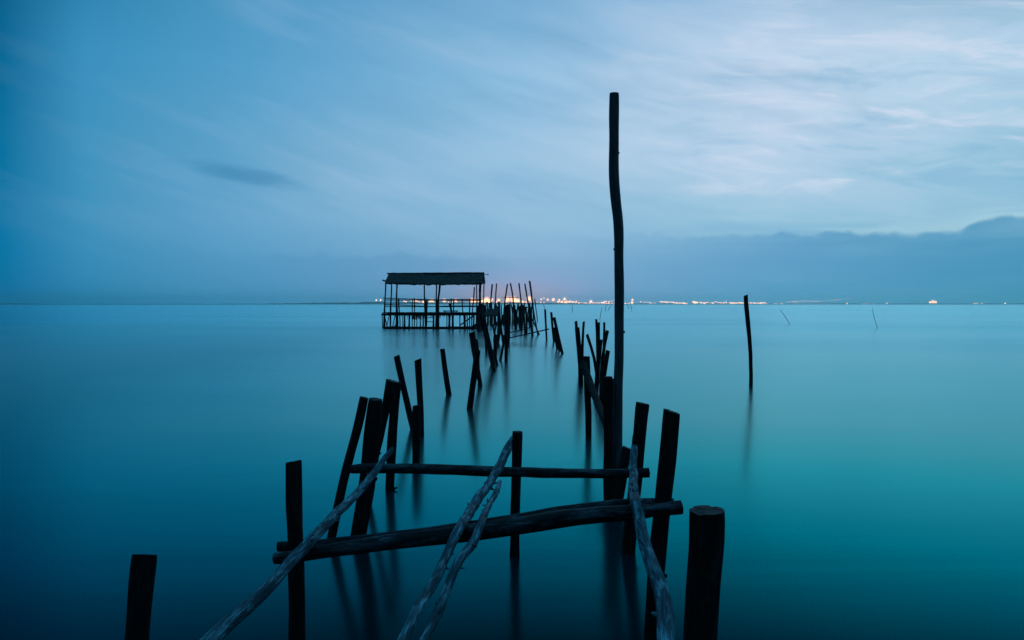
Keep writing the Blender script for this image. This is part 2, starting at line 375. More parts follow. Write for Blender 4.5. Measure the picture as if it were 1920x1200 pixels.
# ------------------------------------------------------------------ logs standing in the water
GP = 'bare wooden posts of the ruined pier'
seedc = [0.0]
def post(label, pts, Y=None, Yt=None, mat=None, group=GP, name='wooden_post', cat='post', stubs=(), seg=None, cut=True, rough=0.065, tilt=None):
    """pts: photo pixels (u, v, width) from top to foot; foot on the water unless Y is given"""
    seedc[0] += 1.37; sd = seedc[0] % 23
    rnd = random.Random(int(sd * 1000))
    mat = mat or M_BARK
    if Y is None: Y = shore(pts[-1][0], pts[-1][1]).y
    Yt = Y if Yt is None else Yt
    v0, v1 = pts[0][1], pts[-1][1]
    P = []; R = []
    for u, v, wd in pts:
        f = (v - v0) / (v1 - v0); y = Yt + (Y - Yt) * f
        P.append(at(u, v, y)); R.append(wd / 2 * y / FPX)
    d = (P[-1] - P[-2]).normalized()
    if d.z > -0.2: d = Vector((0, 0, -1))
    foot_t = (0 - P[-1].z) / d.z if P[-1].z > 0 else 0
    foot = P[-1] + d * foot_t
    if foot_t > 0.3: P.append(foot.copy()); R.append(R[-1])
    P.append(foot + d * 1.2); R.append(R[-1])
    near = Y < 12
    seg = seg or (28 if near else (14 if Y < 30 else 8))
    if tilt is None: tilt = (rnd.uniform(-0.35, 0.35), rnd.uniform(-0.3, 0.3))
    org = Vector((foot.x, foot.y, 0))
    mb = MB(); step = 0.07 if near else 0.25
    PP, RR = mb.log(P, R, seg, step, rough, tilt0=tilt, seed=sd, caps=(not (near and cut), True))
    if near and cut:
        root = empty(name, org, label, cat, group)
        mb.build('trunk', mat, root, org)
        ring = mb.v[:seg]; c = sum(ring, Vector()) / seg
        ax = (PP[0] - PP[1]).normalized()
        mc = MB(); K = 5; vs = []; gr = []
        for k in range(K):
            f = 1 - k / K
            for p in ring:
                q_ = c + (p - c) * f + ax * ((0.0012 + 0.05 * R[0] * noise.noise((p - c) * f * 60 + Vector((sd, 0, 0)))) if k else 0)
                vs.append(q_); gr.append((p - c) * f + Vector((sd, 3, 0)))
        vs.append(c); gr.append(Vector((sd, 3, 0)))
        fs = [(k * seg + (i + 1) % seg, k * seg + i, (k + 1) * seg + i, (k + 1) * seg + (i + 1) % seg) for k in range(K - 1) for i in range(seg)]
        fs += [((K - 1) * seg + (i + 1) % seg, (K - 1) * seg + i, K * seg) for i in range(seg)]
        mc.add(vs, fs, gr, smooth=False)
        mc.build('cut_end', M_CUT, root, c)
        for (f, ang, L) in stubs: stub(root, PP, RR, f, ang, L, mat, sd)
        return root
    o = mb.build(name, mat, None, org)
    return tag(o, label, cat, group)

def stub(root, PP, RR, f, ang, L, mat, sd, part='branch_stub'):
    i = max(1, min(len(PP) - 2, int(f * (len(PP) - 1)))); p = PP[i]; t = (PP[i + 1] - PP[i - 1]).normalized()
    s1 = t.cross(Vector((0, 1, 0.3))).normalized(); s2 = t.cross(s1)
    d = (s1 * math.cos(ang) + s2 * math.sin(ang) - t * 0.35).normalized()
    m2 = MB(); r = RR[i]
    m2.log([p + d * r * 0.6, p + d * (r + L * 0.5), p + d * (r + L) + Vector((0, 0, L * 0.1))], [r * 0.42, r * 0.26, r * 0.13], 8, 0.01, 0.14, seed=sd + f)
    return m2.build(part, mat, root, p)

def lying(name, label, cat, pts, mat, group=None, stubs=(), rough=0.06, tilts=((0, 0), (0, 0)), parts=True):
    """pts: (u, v, width px, Y)"""
    seedc[0] += 1.37; sd = seedc[0] % 23
    P = [at(u, v, y) for u, v, _, y in pts]; R = [wd / 2 * y / FPX for _, _, wd, y in pts]
    org = P[len(P) // 2]
    mb = MB()
    if not parts:
        mb.log(P, R, 8, 0.3, rough, seed=sd); return tag(mb.build(name, mat, None, org), label, cat, group)
    root = empty(name, org, label, cat, group)
    PP, RR = mb.log(P, R, 26, 0.045, rough, seed=sd, tilt0=tilts[0], tilt1=tilts[1], caps=(False, False))
    mb.build('trunk', mat, root, org)
    n = 26
    for end in (0, 1):
        ring = mb.v[:n] if end == 0 else mb.v[-n:]
        c = sum(ring, Vector()) / n; mc = MB()
        order = [((i + 1) % n, i, n) if end == 0 else (i, (i + 1) % n, n) for i in range(n)]
        mc.add(list(ring) + [c], order, [(p - c) + Vector((sd, end, 0)) for p in list(ring) + [c]], smooth=False)
        mc.build('cut_end', M_CUT, root, c)
    for (f, ang, L) in stubs: stub(root, PP, RR, f, ang, L, mat, sd)
    return root

# --- nearest posts
post('short thick black post standing alone at lower left', [(271.5, 1040, 44), (263, 1120, 43.5), (256, 1215, 43)], Y=5.0, tilt=(-0.16, -0.34), rough=0.04)
post('very thick round post with a broad sawn top, nearest on the right', [(1325, 956, 66), (1324, 1010, 66), (1317, 1110, 64), (1312, 1215, 62)], Y=4.3, Yt=4.3, tilt=(-0.02, 0.03), rough=0.03)
post('straight post at the left end of the doubled front crossbeam', [(550.5, 865, 31), (551, 930, 30), (555, 1040, 30), (558, 1215, 30)], Y=5.08, tilt=(-0.22, -0.15), stubs=[(0.32, 3.3, 0.015), (0.5, 0.2, 0.012)])
post('tall slanting post at the right end of the front crossbeam', [(1259.5, 771, 33), (1252, 860, 32), (1243, 940, 32), (1232, 1050, 32), (1221, 1215, 31)], Y=5.12, tilt=(0.25, 0), rough=0.03, stubs=[(0.36, 3.4, 0.02), (0.38, 0.3, 0.02)])
post('post leaning right behind the bark-mottled right pole, flat sawn top', [(1205.5, 756, 25), (1199, 815, 25), (1192, 900, 26), (1183, 975, 26), (1178, 1035, 27)], tilt=(0.1, 0), stubs=[(0.5, 0.2, 0.02)])
post('slim post in the middle of the rear crossbeam', [(970, 809, 20), (969, 870, 18.5), (966, 960, 18), (965, 1045, 18)], tilt=(0, 0), Y=6.92)
# --- left bundle behind the front crossbeam
post('slim post leaning left at the outer edge of the left bundle', [(683, 745, 17), (671, 800, 17), (647, 890, 17), (621, 1010, 17)], tilt=(0.05, 0), rough=0.04)
post('thickest post of the left bundle, peeling bark on its side', [(704, 748, 27), (699, 800, 29), (688, 900, 31), (672, 1006, 30)], mat=M_BARK, rough=0.07, stubs=[(0.3, 0.0, 0.02)])
post('split post leaning behind the thickest post of the left bundle', [(736, 714, 25), (722, 770, 16), (708, 840, 13), (690, 930, 13)], Y=8.9, tilt=(0.05, 0), rough=0.08, stubs=[(0.35, 0.3, 0.02)])
post('upright post standing rightmost in the left bundle', [(745, 716, 16), (739, 770, 17), (734, 850, 18), (731, 918, 17)], stubs=[(0.5, 0.3, 0.05)], tilt=(0, 0))
post('thin post leaning strongly left at the back of the left row', [(743.5, 667, 11.5), (755, 720, 11.5), (770, 785, 12), (775, 805, 12)], tilt=(-0.2, 0))
post('slim slightly bent post just right of the strongly leaning one', [(783.5, 674, 13), (786, 715, 12.5), (789, 770, 11.5), (790, 816, 11)], tilt=(-0.35, 0))
post('short post in front of the slim bent one, left row', [(781, 760, 14.5), (780.5, 800, 14.5), (780, 868, 14.5)], tilt=(-0.15, 0))
post('solitary thin post leaning left in open water left of centre', [(829.5, 654, 9.5), (834, 690, 10), (841.5, 740, 11)], tilt=(0, 0))
post('post leaning right and crossing in front of another, centre left', [(895.5, 656, 11.5), (891, 690, 12), (886, 725, 12), (881, 767, 12)], tilt=(0.1, 0))
post('post with a broken split top, crossed by a shorter post', [(885, 623, 12), (889, 655, 11), (895, 690, 9), (901, 724, 8)], tilt=(-0.2, 0))
post('thin stub clinging to the back of the split-topped post', [(894, 636, 4), (896, 660, 5), (898, 716, 5)])

# --- right bundle with the tall pole
post('very tall bent pole rising far above all the others into the sky', [(1151.5, 175, 18.5), (1151, 250, 18.5), (1151, 327, 19), (1154, 370, 19), (1159, 415, 18.5), (1160.5, 470, 17.5), (1161, 560, 17.5), (1161, 650, 17.5), (1159, 730, 17), (1158, 850, 18), (1157, 934, 18)], name='tall_pole', cat='pole', group=None, mat=M_TALL, rough=0.035, stubs=[(0.12, 0.3, 0.012), (0.3, 3.3, 0.012), (0.45, 0.1, 0.014), (0.62, 3.2, 0.012)], tilt=(0, 0.0))
post('straight post pressed against the left side of the tall pole', [(1140, 706, 16.5), (1140, 780, 17), (1140.5, 860, 18), (1141, 934, 19)], Y=8.92, tilt=(0, 0))
post('short thick stump leaning right against the foot of the tall pole', [(1175.5, 839, 17), (1168, 880, 19), (1160, 928, 20)], Y=8.7, tilt=(0.2, 0), rough=0.07)
post('thin post squeezed behind the tall pole and the post left of it', [(1150, 710, 11), (1149, 800, 12), (1149, 925, 12)], Y=9.3)
post('vertical thin post standing left of the right bundle', [(1100, 668, 13), (1101.5, 730, 12), (1103, 775, 11.5), (1103.5, 820, 11.5)], tilt=(0, 0), rough=0.07, Y=13.1, stubs=[(0.25, 3.2, 0.03), (0.1, 0.2, 0.03)])
lying('wooden_pole', 'slanting pole lying from the thin vertical post down to the right bundle', 'pole', [(1094, 682, 14, 12.9), (1104, 712, 14, 12.3), (1119, 752, 14, 11.2), (1134, 790, 13, 10.0), (1140, 812, 13, 9.6)], M_BARK)
post('post standing furthest left of the back right group', [(1082, 614, 9), (1085, 645, 9), (1088, 680, 9), (1089, 722, 9)], tilt=(0, 0))
post('narrow post peeping over the leftmost post of the back right group', [(1080, 602, 5.5), (1083, 640, 6), (1088, 700, 6)], tilt=(-.2, 0))
post('thin post leaning right, forming a V with the leftmost one', [(1094.5, 603, 4.8), (1092.5, 640, 5), (1091, 700, 5)])
post('curved thin post leaning left in the middle of the back right group', [(1100.5, 627, 6), (1108, 650, 5.5), (1114, 672, 5.5), (1121, 716, 6)], tilt=(-0.3, 0))
post('highest of the thin posts in the back right group', [(1118, 598.5, 4.5), (1119.5, 630, 5), (1121, 690, 5.5)])
post('thin post touching the right side of the highest thin post', [(1122.5, 604.5, 5), (1122.5, 640, 5), (1122, 695, 5)])
post('straight blunt post in front of the highest thin post', [(1126, 636.5, 8.4), (1123, 670, 8), (1119.5, 706, 8), (1117, 745, 8)], tilt=(0, 0))
post('thin post behind the flared right post, back right group', [(1133, 604.5, 4.5), (1132.5, 640, 4.6), (1131, 690, 5)])
post('post leaning right with a flared top, back right group', [(1139, 619.5, 6.6), (1134, 645, 6), (1130, 670, 6), (1126, 715, 6)], tilt=(0.2, 0))
post('lowest blunt post just left of the tall pole, back right group', [(1140, 657, 8.5), (1135, 685, 9.5), (1130, 715, 10), (1127, 762, 10)], tilt=(0.1, 0), rough=0.07)

# --- lone posts right and right of the pier
post('lone gently curved post standing in open water on the right', [(1398, 553.5, 8.2), (1399, 573, 8.6), (1402, 600, 8.2), (1405, 632, 7.6), (1407, 665, 7.2), (1408, 700, 7), (1408, 724, 7)], tilt=(-0.35, 0), group=None, seg=16)
post('slim upright post right of the far pier, rail tied to it', [(1022, 580, 3.8), (1023.5, 610, 3.6), (1025, 638, 3.6)])
post('slim post left of the two leaning ones, beyond the rail', [(1033.5, 585.5, 4.6), (1036, 615, 4.2), (1038.5, 641, 4)])
post('thick dark post leaning left, rightmost beside the far pier', [(1039, 595.5, 5.6), (1046, 628, 5.8), (1054.5, 663, 5.6)])
post('short post tucked behind the rightmost leaning one', [(1039.5, 614, 4.5), (1042, 635, 4.5), (1044.5, 655, 4)])
post('third foot showing between the short and the leaning post', [(1042, 618, 4.2), (1046, 640, 4.2), (1049, 658, 4)])

# --- far pier thicket (in front of and right of the hut)
GT = 'posts of the far pier thicket'
def thick(label, *pts, **k): return post(label, [(a, b, c * 1.15) for a, b, c in pts], group=GT, mat=M_FAR, **k)
thick('stout twin-faced post nearest in the far thicket', (950, 572, 8.5), (949.5, 620, 6.5), (949, 678, 5.6))
thick('grey post right behind the stout nearest thicket post', (954, 571, 5), (954, 610, 5), (953.5, 646, 4.5))
thick('strut leaning left from the stout thicket post', (946, 628, 4), (943, 650, 4), (938, 676, 4.2))
thick('wide pale plank-like pole slanting down to the lowest foot', (906, 596, 7), (914, 630, 7), (920, 660, 8), (926, 696, 7))
thick('second pole slanting beside the pale plank-like one', (901, 590, 5), (909, 625, 5), (917, 655, 6), (923, 684, 6))
thick('vertical post at the foot of the slanting poles', (929, 627, 6), (929, 650, 6), (928.5, 678, 5.5))
thick('short strut leaning right at the lowest foot', (925, 655, 4), (929, 670, 4.5), (932.5, 685, 4))
thick('low post left of the slanting poles', (911, 620, 4.5), (911.5, 640, 4), (911.5, 662, 3.8))
thick('thin low post between the slanting poles', (916, 625, 3), (916, 640, 3), (915.5, 660, 3))
thick('post left of the stout one, dark and straight', (935, 592, 4.5), (934.5, 620, 4), (933, 647, 4))
thick('post crossing behind toward the stout one', (937, 595, 3.5), (940, 620, 4), (944, 645, 4))
thick('slanting stay in front of the boarded panel', (944, 590, 3), (939, 615, 3.2), (934, 643, 3.5))
thick('leaning stay under the boarded panel', (933, 603, 2.5), (928, 620, 2.8), (926, 640, 3))
thick('crossed stay under the boarded panel', (921, 602, 2.5), (926, 620, 2.8), (928, 640, 3))
thick('post at the hut corner side of the thicket', (896, 573, 4), (897, 595, 4.5), (898.5, 622, 5))
thick('heavy post beside the hut corner', (903, 570, 4.5), (903.5, 595, 5), (903, 620, 5))
thick('dark post left of the boarded panel', (908, 572, 3.5), (908.5, 595, 4), (908, 627, 4))
thick('post leaning toward the hut', (899, 578, 3), (895, 600, 3), (891, 615, 3))
thick('tallest stick over the thicket, slightly bent', (993, 527, 3.2), (996, 548, 3), (998.5, 570, 2.6), (1003, 600, 2.4), (1009, 629, 2.6))
thick('stick left of the tallest one, leaning left', (984, 532, 2.4), (988, 555, 2.4), (992, 580, 2.6), (993, 612, 2.8))
thick('stick leaning left, third from the tallest', (973, 531, 2.4), (975.5, 552, 2.3), (978, 578, 2.6), (979, 612, 2.8))
thick('stick leaning left with its top next to the right-leaning one', (957, 531, 2.4), (961, 552, 2.3), (963, 575, 2.6), (964, 608, 3))
thick('stick leaning right, its top close to the left-leaning one', (951.5, 533, 2.4), (948, 556, 2.4), (945.5, 580, 2.6), (944, 610, 3))
thick('upright thin stick in the gap of the tall sticks', (931, 531.5, 2.2), (929.5, 555, 2), (928.5, 580, 2.2), (928, 608, 2.4))
thick('stick leaning right over the boarded panel', (923, 533, 2.8), (921, 555, 2.4), (919.5, 580, 2.6), (919, 608, 2.6))
thick('thin stick just outside the right roof end', (907.5, 530.5, 1.9), (907, 555, 1.8), (906, 580, 2), (906, 610, 2.2))
thick('stick in front of the hut, cut short below the eave', (889.5, 538.5, 2.5), (888, 560, 2.1), (886, 580, 1.8), (884.5, 608, 1.8))
thick('outermost thin stick leaning left on the right side', (1002.5, 560, 1.8), (1005, 580, 1.6), (1008, 602, 1.6))
thick('leaning prop nearest the rail end', (998, 598, 2), (1004, 612, 2), (1011, 627, 2.1))
thick('stout post carrying the rail on the right', (994, 578, 4.5), (996, 605, 4), (998.5, 630, 4))
thick('post second from the right-hand rail post', (986, 575, 3), (987, 600, 3.2), (988, 625, 3.2))
thick('post third from the right-hand rail post', (981, 572, 3), (983, 600, 3.5), (984.5, 625, 3.8))
thick('post fourth from the right-hand rail post', (976, 573, 3.5), (977, 598, 3.5), (978, 621, 3.6))
thick('post in the thick of the far thicket, dark foot', (964, 572, 4), (966, 596, 4), (967, 618, 4.2))
thick('leaning post beside the dark-footed one', (967, 580, 2.5), (971, 600, 2.6), (975, 618, 2.4))
rt = random.Random(5)
backs = [(893, 611), (897, 609), (900, 612), (906, 612), (914, 612), (921, 613), (926, 611), (930, 612), (936, 613), (947, 613), (951, 611), (953, 613), (960, 614), (969, 613), (975, 614), (980, 612), (983, 608), (994, 611), (997, 606), (911, 605), (916, 607), (923, 606), (933, 606), (938, 605), (941, 606), (957, 607), (961, 606), (970, 606), (973, 607), (990, 604), (1000, 604)]
for i, (u, vb) in enumerate(backs):
    tp = rt.choice([568, 571, 574, 566]); 
    where = 'close to the right end of the hut' if u < 907 else 'behind the boarded panel' if u < 935 else 'behind the stout twin-faced post' if u < 958 else 'under the leaning sticks' if u < 980 else 'at the right edge of the thicket'
    post(('stumpy' if tp > 570 else 'taller thin') + ' back post ' + where, [(u + rt.uniform(-2, 2), tp, 2.2), (u + rt.uniform(-.6, .6), 588, 2.4), (u, vb, 2.6)],
         group='short posts at the back of the far thicket', mat=M_FAR)
# rails tied through the thicket
lying('wooden_rail', 'long thin rail running low to the slim post on the right', 'rail', [(948, 635, 2.2, 46), (985, 627, 2.2, 47), (1029, 617, 2.4, 48)], M_FAR, 'rails of the far pier', parts=False)
lying('wooden_rail', 'shorter rail sloping above the long low one', 'rail', [(950, 625.5, 1.8, 47), (975, 619, 1.8, 48), (1000, 612.5, 1.8, 49)], M_FAR, 'rails of the far pier', parts=False)
lying('wooden_rail', 'level rail across the rightmost thicket posts', 'rail', [(974, 576, 1.8, 62), (986, 576.5, 1.8, 61), (999, 576, 1.8, 60)], M_FAR, 'rails of the far pier', parts=False)
lying('wooden_rail', 'upper rail joining the sticks beside the tallest one', 'rail', [(944, 558, 1.2, 66), (972, 557.5, 1.2, 66)], M_FAR, 'rails of the far pier', parts=False)
lying('wooden_rail', 'small cross bar below the level rail, like a ladder rung', 'rail', [(983, 587, 1.4, 60), (998, 586, 1.4, 60)], M_FAR, 'rails of the far pier', parts=False)
lying('wooden_rail', 'lower small cross bar near the stout rail post', 'rail', [(983, 597, 1.4, 59), (998, 595.5, 1.4, 59)], M_FAR, 'rails of the far pier', parts=False)
# boarded panel, tipped toward the viewer, among the thicket
pr = empty('board_panel', at(922, 592, 50), 'tipped panel of dark boards between the thicket posts', 'panel')
mbp = MB()
a0 = at(909.5, 592, 50); a1 = at(935, 591, 50); b0 = at(911, 579, 51.6); b1 = at(936, 578.5, 51.6)
nb = 6
for i in range(nb):
    p0 = a0.lerp(b0, i / nb); p1 = a1.lerp(b1, i / nb); p2 = a1.lerp(b1, (i + 0.93) / nb); p3 = a0.lerp(b0, (i + 0.93) / nb)
    nrm = (p1 - p0).cross(p3 - p0).normalized() * 0.04
    j = Vector((rt.uniform(-.06, .06), 0, 0))
    q_ = [p0 + j, p1 + j, p2 + j, p3 + j]
    mbp.add(q_ + [p - nrm for p in q_], [(0, 1, 2, 3), (7, 6, 5, 4), (0, 4, 5, 1), (1, 5, 6, 2), (2, 6, 7, 3), (3, 7, 4, 0)], smooth=False)
mbp.build('boards', M_FAR, pr, pr.location)
mbp = MB(); mbp.bar(at(909, 592.6, 49.9), at(936, 591.6, 49.9), 0.045)
mbp.build('front_bearer', M_FAR, pr, pr.location)

# ------------------------------------------------------------------ crossbeams
lying('crossbeam', 'long thick front crossbeam rising to the right, cracked grey top', 'beam',
      [(514, 1047, 21, 4.86), (560, 1042, 23, 4.86), (640, 1029, 27, 4.87), (750, 1014, 29, 4.88), (850, 1002, 31, 4.9), (950, 989, 33, 4.9), (1060, 972, 33, 4.92), (1160, 962, 30, 4.94), (1225, 957, 24, 4.96), (1277, 951, 27, 4.98)],
      M_BEAM, 'crossbeams of the ruined pier', stubs=[(0.4, 1.5, 0.01)], rough=0.05)
lying('crossbeam', 'thinner crossbeam held behind the thick front one', 'beam',
      [(521, 1025, 19, 5.22), (600, 1020, 18, 5.22), (750, 1004, 19, 5.22), (900, 984, 20, 5.22), (1060, 958, 21, 5.24), (1173, 944, 18, 5.27), (1262, 943, 18, 5.30)],
      M_BEAM, 'crossbeams of the ruined pier', rough=0.04)
lying('crossbeam', 'rear slender crossbeam, level, split at its right end', 'beam',
      [(657, 880, 16, 6.72), (700, 878, 19, 6.72), (800, 879, 18.5, 6.72), (900, 883, 19, 6.74), (1000, 886, 19, 6.76), (1100, 888, 17.5, 6.78), (1180, 887.5, 17, 6.8), (1217, 886, 19.5, 6.8)],
      M_BEAM, 'crossbeams of the ruined pier', stubs=[(0.04, 1.2, 0.03), (0.43, 1.6, 0.01), (0.56, 1.6, 0.01)], rough=0.06)

# ------------------------------------------------------------------ peeled poles laid over the beams
GL = 'peeled poles lying over the crossbeams'
rs = random.Random(11)
def stubset(n): return  [(rs.uniform(0.1, 0.95), rs.uniform(0, 6.28), rs.uniform(0.006, 0.03)) for _ in range(int(n * 1.4))]
lying('peeled_pole', 'long pale pole slanting from lower left up to the left bundle', 'pole',
      [(737, 841, 9, 6.95), (722, 858, 11, 6.85), (700, 889, 14, 6.5), (676, 919, 16, 6.1), (650, 944, 17, 5.75), (628, 966, 18, 5.4), (604, 991, 20, 5.1), (582, 1014, 21, 4.82), (548, 1050, 22, 4.6), (505, 1098, 25, 4.3), (462, 1138, 27, 4.08), (425, 1172, 28, 3.92), (370, 1222, 30, 3.7)],
      M_PALE, GL, stubs=stubset(9), rough=0.09)
lying('peeled_pole', 'bent pale pole whose tip leans behind the middle post', 'pole',
      [(962, 820, 9, 7.15), (955, 836, 15, 7.05), (944, 858, 16, 6.8), (933, 880, 16, 6.53), (918, 906, 17, 6.2), (903, 926, 17, 5.9), (887, 950, 19, 5.6), (876, 968, 18, 5.2), (864, 988, 17.5, 4.78), (850, 1014, 18, 4.6), (836, 1044, 17, 4.45), (823, 1073, 18, 4.25), (803, 1108, 20, 4.05), (786, 1136, 19, 3.85), (771, 1166, 20, 3.7), (750, 1212, 22, 3.5)],
      M_PALE, GL, stubs=stubset(14), rough=0.11)
lying('peeled_pole', 'shorter knotty pole close beside the bent pale one', 'pole',
      [(937, 903, 7, 5.85), (931, 922, 11, 5.6), (918, 945, 12, 5.35), (906, 970, 13, 5.0), (899, 990, 15, 4.77), (886, 1019, 16, 4.6), (866, 1044, 17, 4.45), (851, 1070, 17, 4.3), (842, 1096, 17, 4.2), (832, 1124, 18, 4.05), (817, 1157, 18, 3.9), (803, 1183, 18, 3.78), (790, 1212, 19, 3.65)],
      M_PALE, GL, stubs=stubset(14), rough=0.11)
lying('peeled_pole', 'thick mottled crooked pole running toward the camera on the right', 'pole',
      [(1191, 813, 8, 7.25), (1191, 828, 12, 7.1), (1188, 860, 14, 6.75), (1188, 886, 16, 6.5), (1188, 915, 18, 5.8), (1191, 941, 18, 4.85), (1198, 968, 21, 4.7), (1204, 1000, 22, 4.5), (1213, 1032, 24, 4.32), (1226, 1068, 27, 4.1), (1239, 1106, 30, 3.9), (1246, 1142, 33, 3.72), (1247, 1180, 35, 3.55), (1250, 1222, 37, 3.4)],
      M_PALE, GL, stubs=stubset(14), rough=0.1)

# ------------------------------------------------------------------ fishing hut on stilts
YF = 70.0; YB = 73.2
hut = empty('stilt_hut', at(810, 617, 71.5) * 1.0, 'open fishing shelter on stilts with a long ragged pitched roof', 'hut')
hut.location.z = 0
def hp(name, mb, mat=M_FAR): return mb.build(name, mat, hut, hut.location)
# roof: two sloping slabs of reed, ragged eaves
def slab(a, b, c, d, th, nx=60, ny=8, seed=0):
    """a,b lower edge left/right, d,c upper edge; bumpy sheet with thickness"""
    mb = MB(); top = []; 
    nrm = (b - a).cross(d - a).normalized()
    if nrm.z < 0: nrm = -nrm
    for j in range(ny + 1):
        for i in range(nx + 1):
            p = a.lerp(b, i / nx).lerp(d.lerp(c, i / nx), j / ny)
            k = noise.noise(Vector((i * 0.35, j * 0.5, seed))) * 0.09 + noise.noise(Vector((i * 1.7, j * 1.1, seed))) * 0.05
            sag = -0.06 * math.sin(math.pi * i / nx)
            if j == 0: p = p + (a - d).normalized() * (0.16 * abs(noise.noise(Vector((i * 0.9, 7, seed)))) + 0.22 * max(0, noise.noise(Vector((i * 0.21, 3, seed)))))
            top.append(p + nrm * k + Vector((0, 0, sag)))
    n0 = len(top); vs = top + [p - nrm * th for p in top]; W = nx + 1; fs = []
    for j in range(ny):
        for i in range(nx):
            q_ = j * W + i; fs.append((q_, q_ + 1, q_ + W + 1, q_ + W)); fs.append((n0 + q_ + W, n0 + q_ + W + 1, n0 + q_ + 1, n0 + q_))
    for i in range(nx): fs.append((i, n0 + i, n0 + i + 1, i + 1)); r = ny * W + i; fs.append((r + 1, n0 + r + 1, n0 + r, r))
    for j in range(ny): q_ = j * W; fs.append((q_ + W, n0 + q_ + W, n0 + q_, q_)); r = q_ + nx; fs.append((r, n0 + r, n0 + r + W, r + W))
    gr = [Vector((p.x * 1.0, p.y, p.z)) * 0.6 for p in vs]
    mb.add(vs, fs, gr, smooth=False); return mb
e0 = at(721.5, 530, YF - 0.4); e1 = at(905, 530.5, YF - 0.4); r0 = at(729, 512.5, YF + 1.6); r1 = at(906, 512, YF + 1.6)
g0 = Vector((r0.x - 0.1, YB + 0.5, e0.z + 0.15)); g1 = Vector((at(910, 527, YB + 0.5).x, YB + 0.5, e1.z + 0.15))
rf = hp('roof', slab(e0, e1, r1, r0, 0.13, seed=2), M_THATCH)
m2 = slab(g0, g1, r1 + Vector((0.1, 0.03, 0)), r0 + Vector((0, 0.03, 0)), 0.13, seed=5); m2.build('rear_slope', M_THATCH, rf, rf.matrix_local.translation + hut.location).location = (0, 0, 0)
for o in [x for x in COL.objects if x.name.startswith('rear_slope')]:
    for vtx in o.data.vertices: pass
m2 = MB(); m2.log([r0 + Vector((-0.15, 0, -0.02)), (r0 + r1) / 2 + Vector((0, 0, -0.02)), r1 + Vector((0.1, 0, 0.02))], [0.07, 0.09, 0.07], 8, 0.4, 0.15, seed=3); hp('ridge_bundle', m2, M_THATCH)
m2 = MB(); m2.bar(r1 + Vector((-0.6, 0.2, -0.16)), at(916.5, 514.4, YF + 1.6), 0.035, r2=0.02); m2.bar(at(913, 514.6, YF + 1.6), at(916, 516.2, YF + 1.6), 0.012); m2.bar(at(913, 514.6, YF + 1.6), at(916, 513, YF + 1.6), 0.012); hp('ridge_pole', m2)
m2 = MB(); m2.bar(at(718, 525.5, YB), at(746, 532, YF - 0.3), 0.07); hp('gable_beam', m2)
m2 = MB(); m2.bar(at(903, 530.5, YF), at(909.5, 526.5, YB), 0.05); hp('gable_beam', m2)
m2 = MB(); m2.bar(at(742, 532.6, YF), at(905, 532.2, YF), 0.06); hp('eave_beam', m2)
m2 = MB(); m2.bar(at(719, 526.5, YB), at(909, 527.5, YB), 0.06); hp('eave_beam', m2)
for i in range(11):
    f = (i + 0.5) / 11
    m2 = MB(); lo_ = e0.lerp(e1, f) + Vector((0, 0, -0.15)); m2.bar(lo_, r0.lerp(r1, f) + Vector((0, 0, -0.2)), 0.035); hp('rafter', m2)
def hpost(name, pts, Y, wet=True):
    """pts (u, v, w) top to bottom at depth Y"""
    P = [at(u, v, Y) for u, v, _ in pts]; R = [q_[2] * 1.15 / 2 * Y / FPX for q_ in pts]
    if wet: P.append(Vector((P[-1].x, P[-1].y, -0.8))); R.append(R[-1])
    seedc[0] += 1.1; m2 = MB(); m2.log(P, R, 8, 0.3, 0.09, seed=seedc[0] % 19); return hp(name, m2)
for pts, Y in [([(723.5, 528, 2.6), (723, 545, 2.2), (721.5, 570, 2.4), (720.5, 612, 4.4)], YB),
               ([(734.5, 529.5, 2.4), (734, 550, 2.2), (732.5, 575, 2.8), (732, 613, 2.8)], YF + 1.6),
               ([(744.6, 531.5, 2.7), (744, 545, 2.5), (743.5, 570, 3.2), (744.5, 590, 4.6), (744.5, 615, 4.4)], YF),
               ([(795.5, 531, 2.4), (796, 555, 2.3), (797.5, 575, 4.2), (798.5, 615, 3.6)], YF),
               ([(818.8, 531, 2.2), (818, 555, 2.2), (818, 580, 2.6), (817.5, 613, 3)], YF + 1.2),
               ([(825, 531, 3.8), (823.5, 548, 3.2), (821.5, 565, 3.5), (821, 585, 5.2), (820.5, 615, 5.6)], YF),
               ([(893.3, 531, 1.9), (893.8, 555, 1.8), (894, 590, 2), (894, 613, 2.4)], YB),
               ([(900.3, 531, 4), (900, 560, 3.6), (901, 590, 4.4), (902, 616, 5)], YF)]:
    hpost('roof_post', pts, Y)
for pts in [[(747.5, 559.5, 2.6), (748, 575, 2.4), (750, 600, 1.7), (750, 615, 1.8)], [(773, 560.5, 1.9), (773, 590, 1.6), (773, 612, 1.5)], [(777.2, 559, 2.1), (777.2, 590, 1.7), (777, 614, 1.7)],
            [(800.5, 561.5, 2.8), (800.3, 590, 2.4), (800.5, 600, 1.8)], [(846, 559.5, 1.8), (846.2, 588, 1.8), (845.5, 592, 1.8)], [(850.5, 560.5, 1.9), (850.5, 588, 1.9), (850.5, 592, 1.9)],
            [(866.2, 560.2, 1.7), (868, 588, 1.7), (868, 592, 1.7)], [(881, 559.8, 2.2), (880.5, 590, 1.9), (880.5, 614, 2)], [(884.5, 588, 1.6), (884.3, 608, 1.5)]]:
    hpost('rail_post', pts, YF + 0.05, wet=pts[-1][1] > 605)
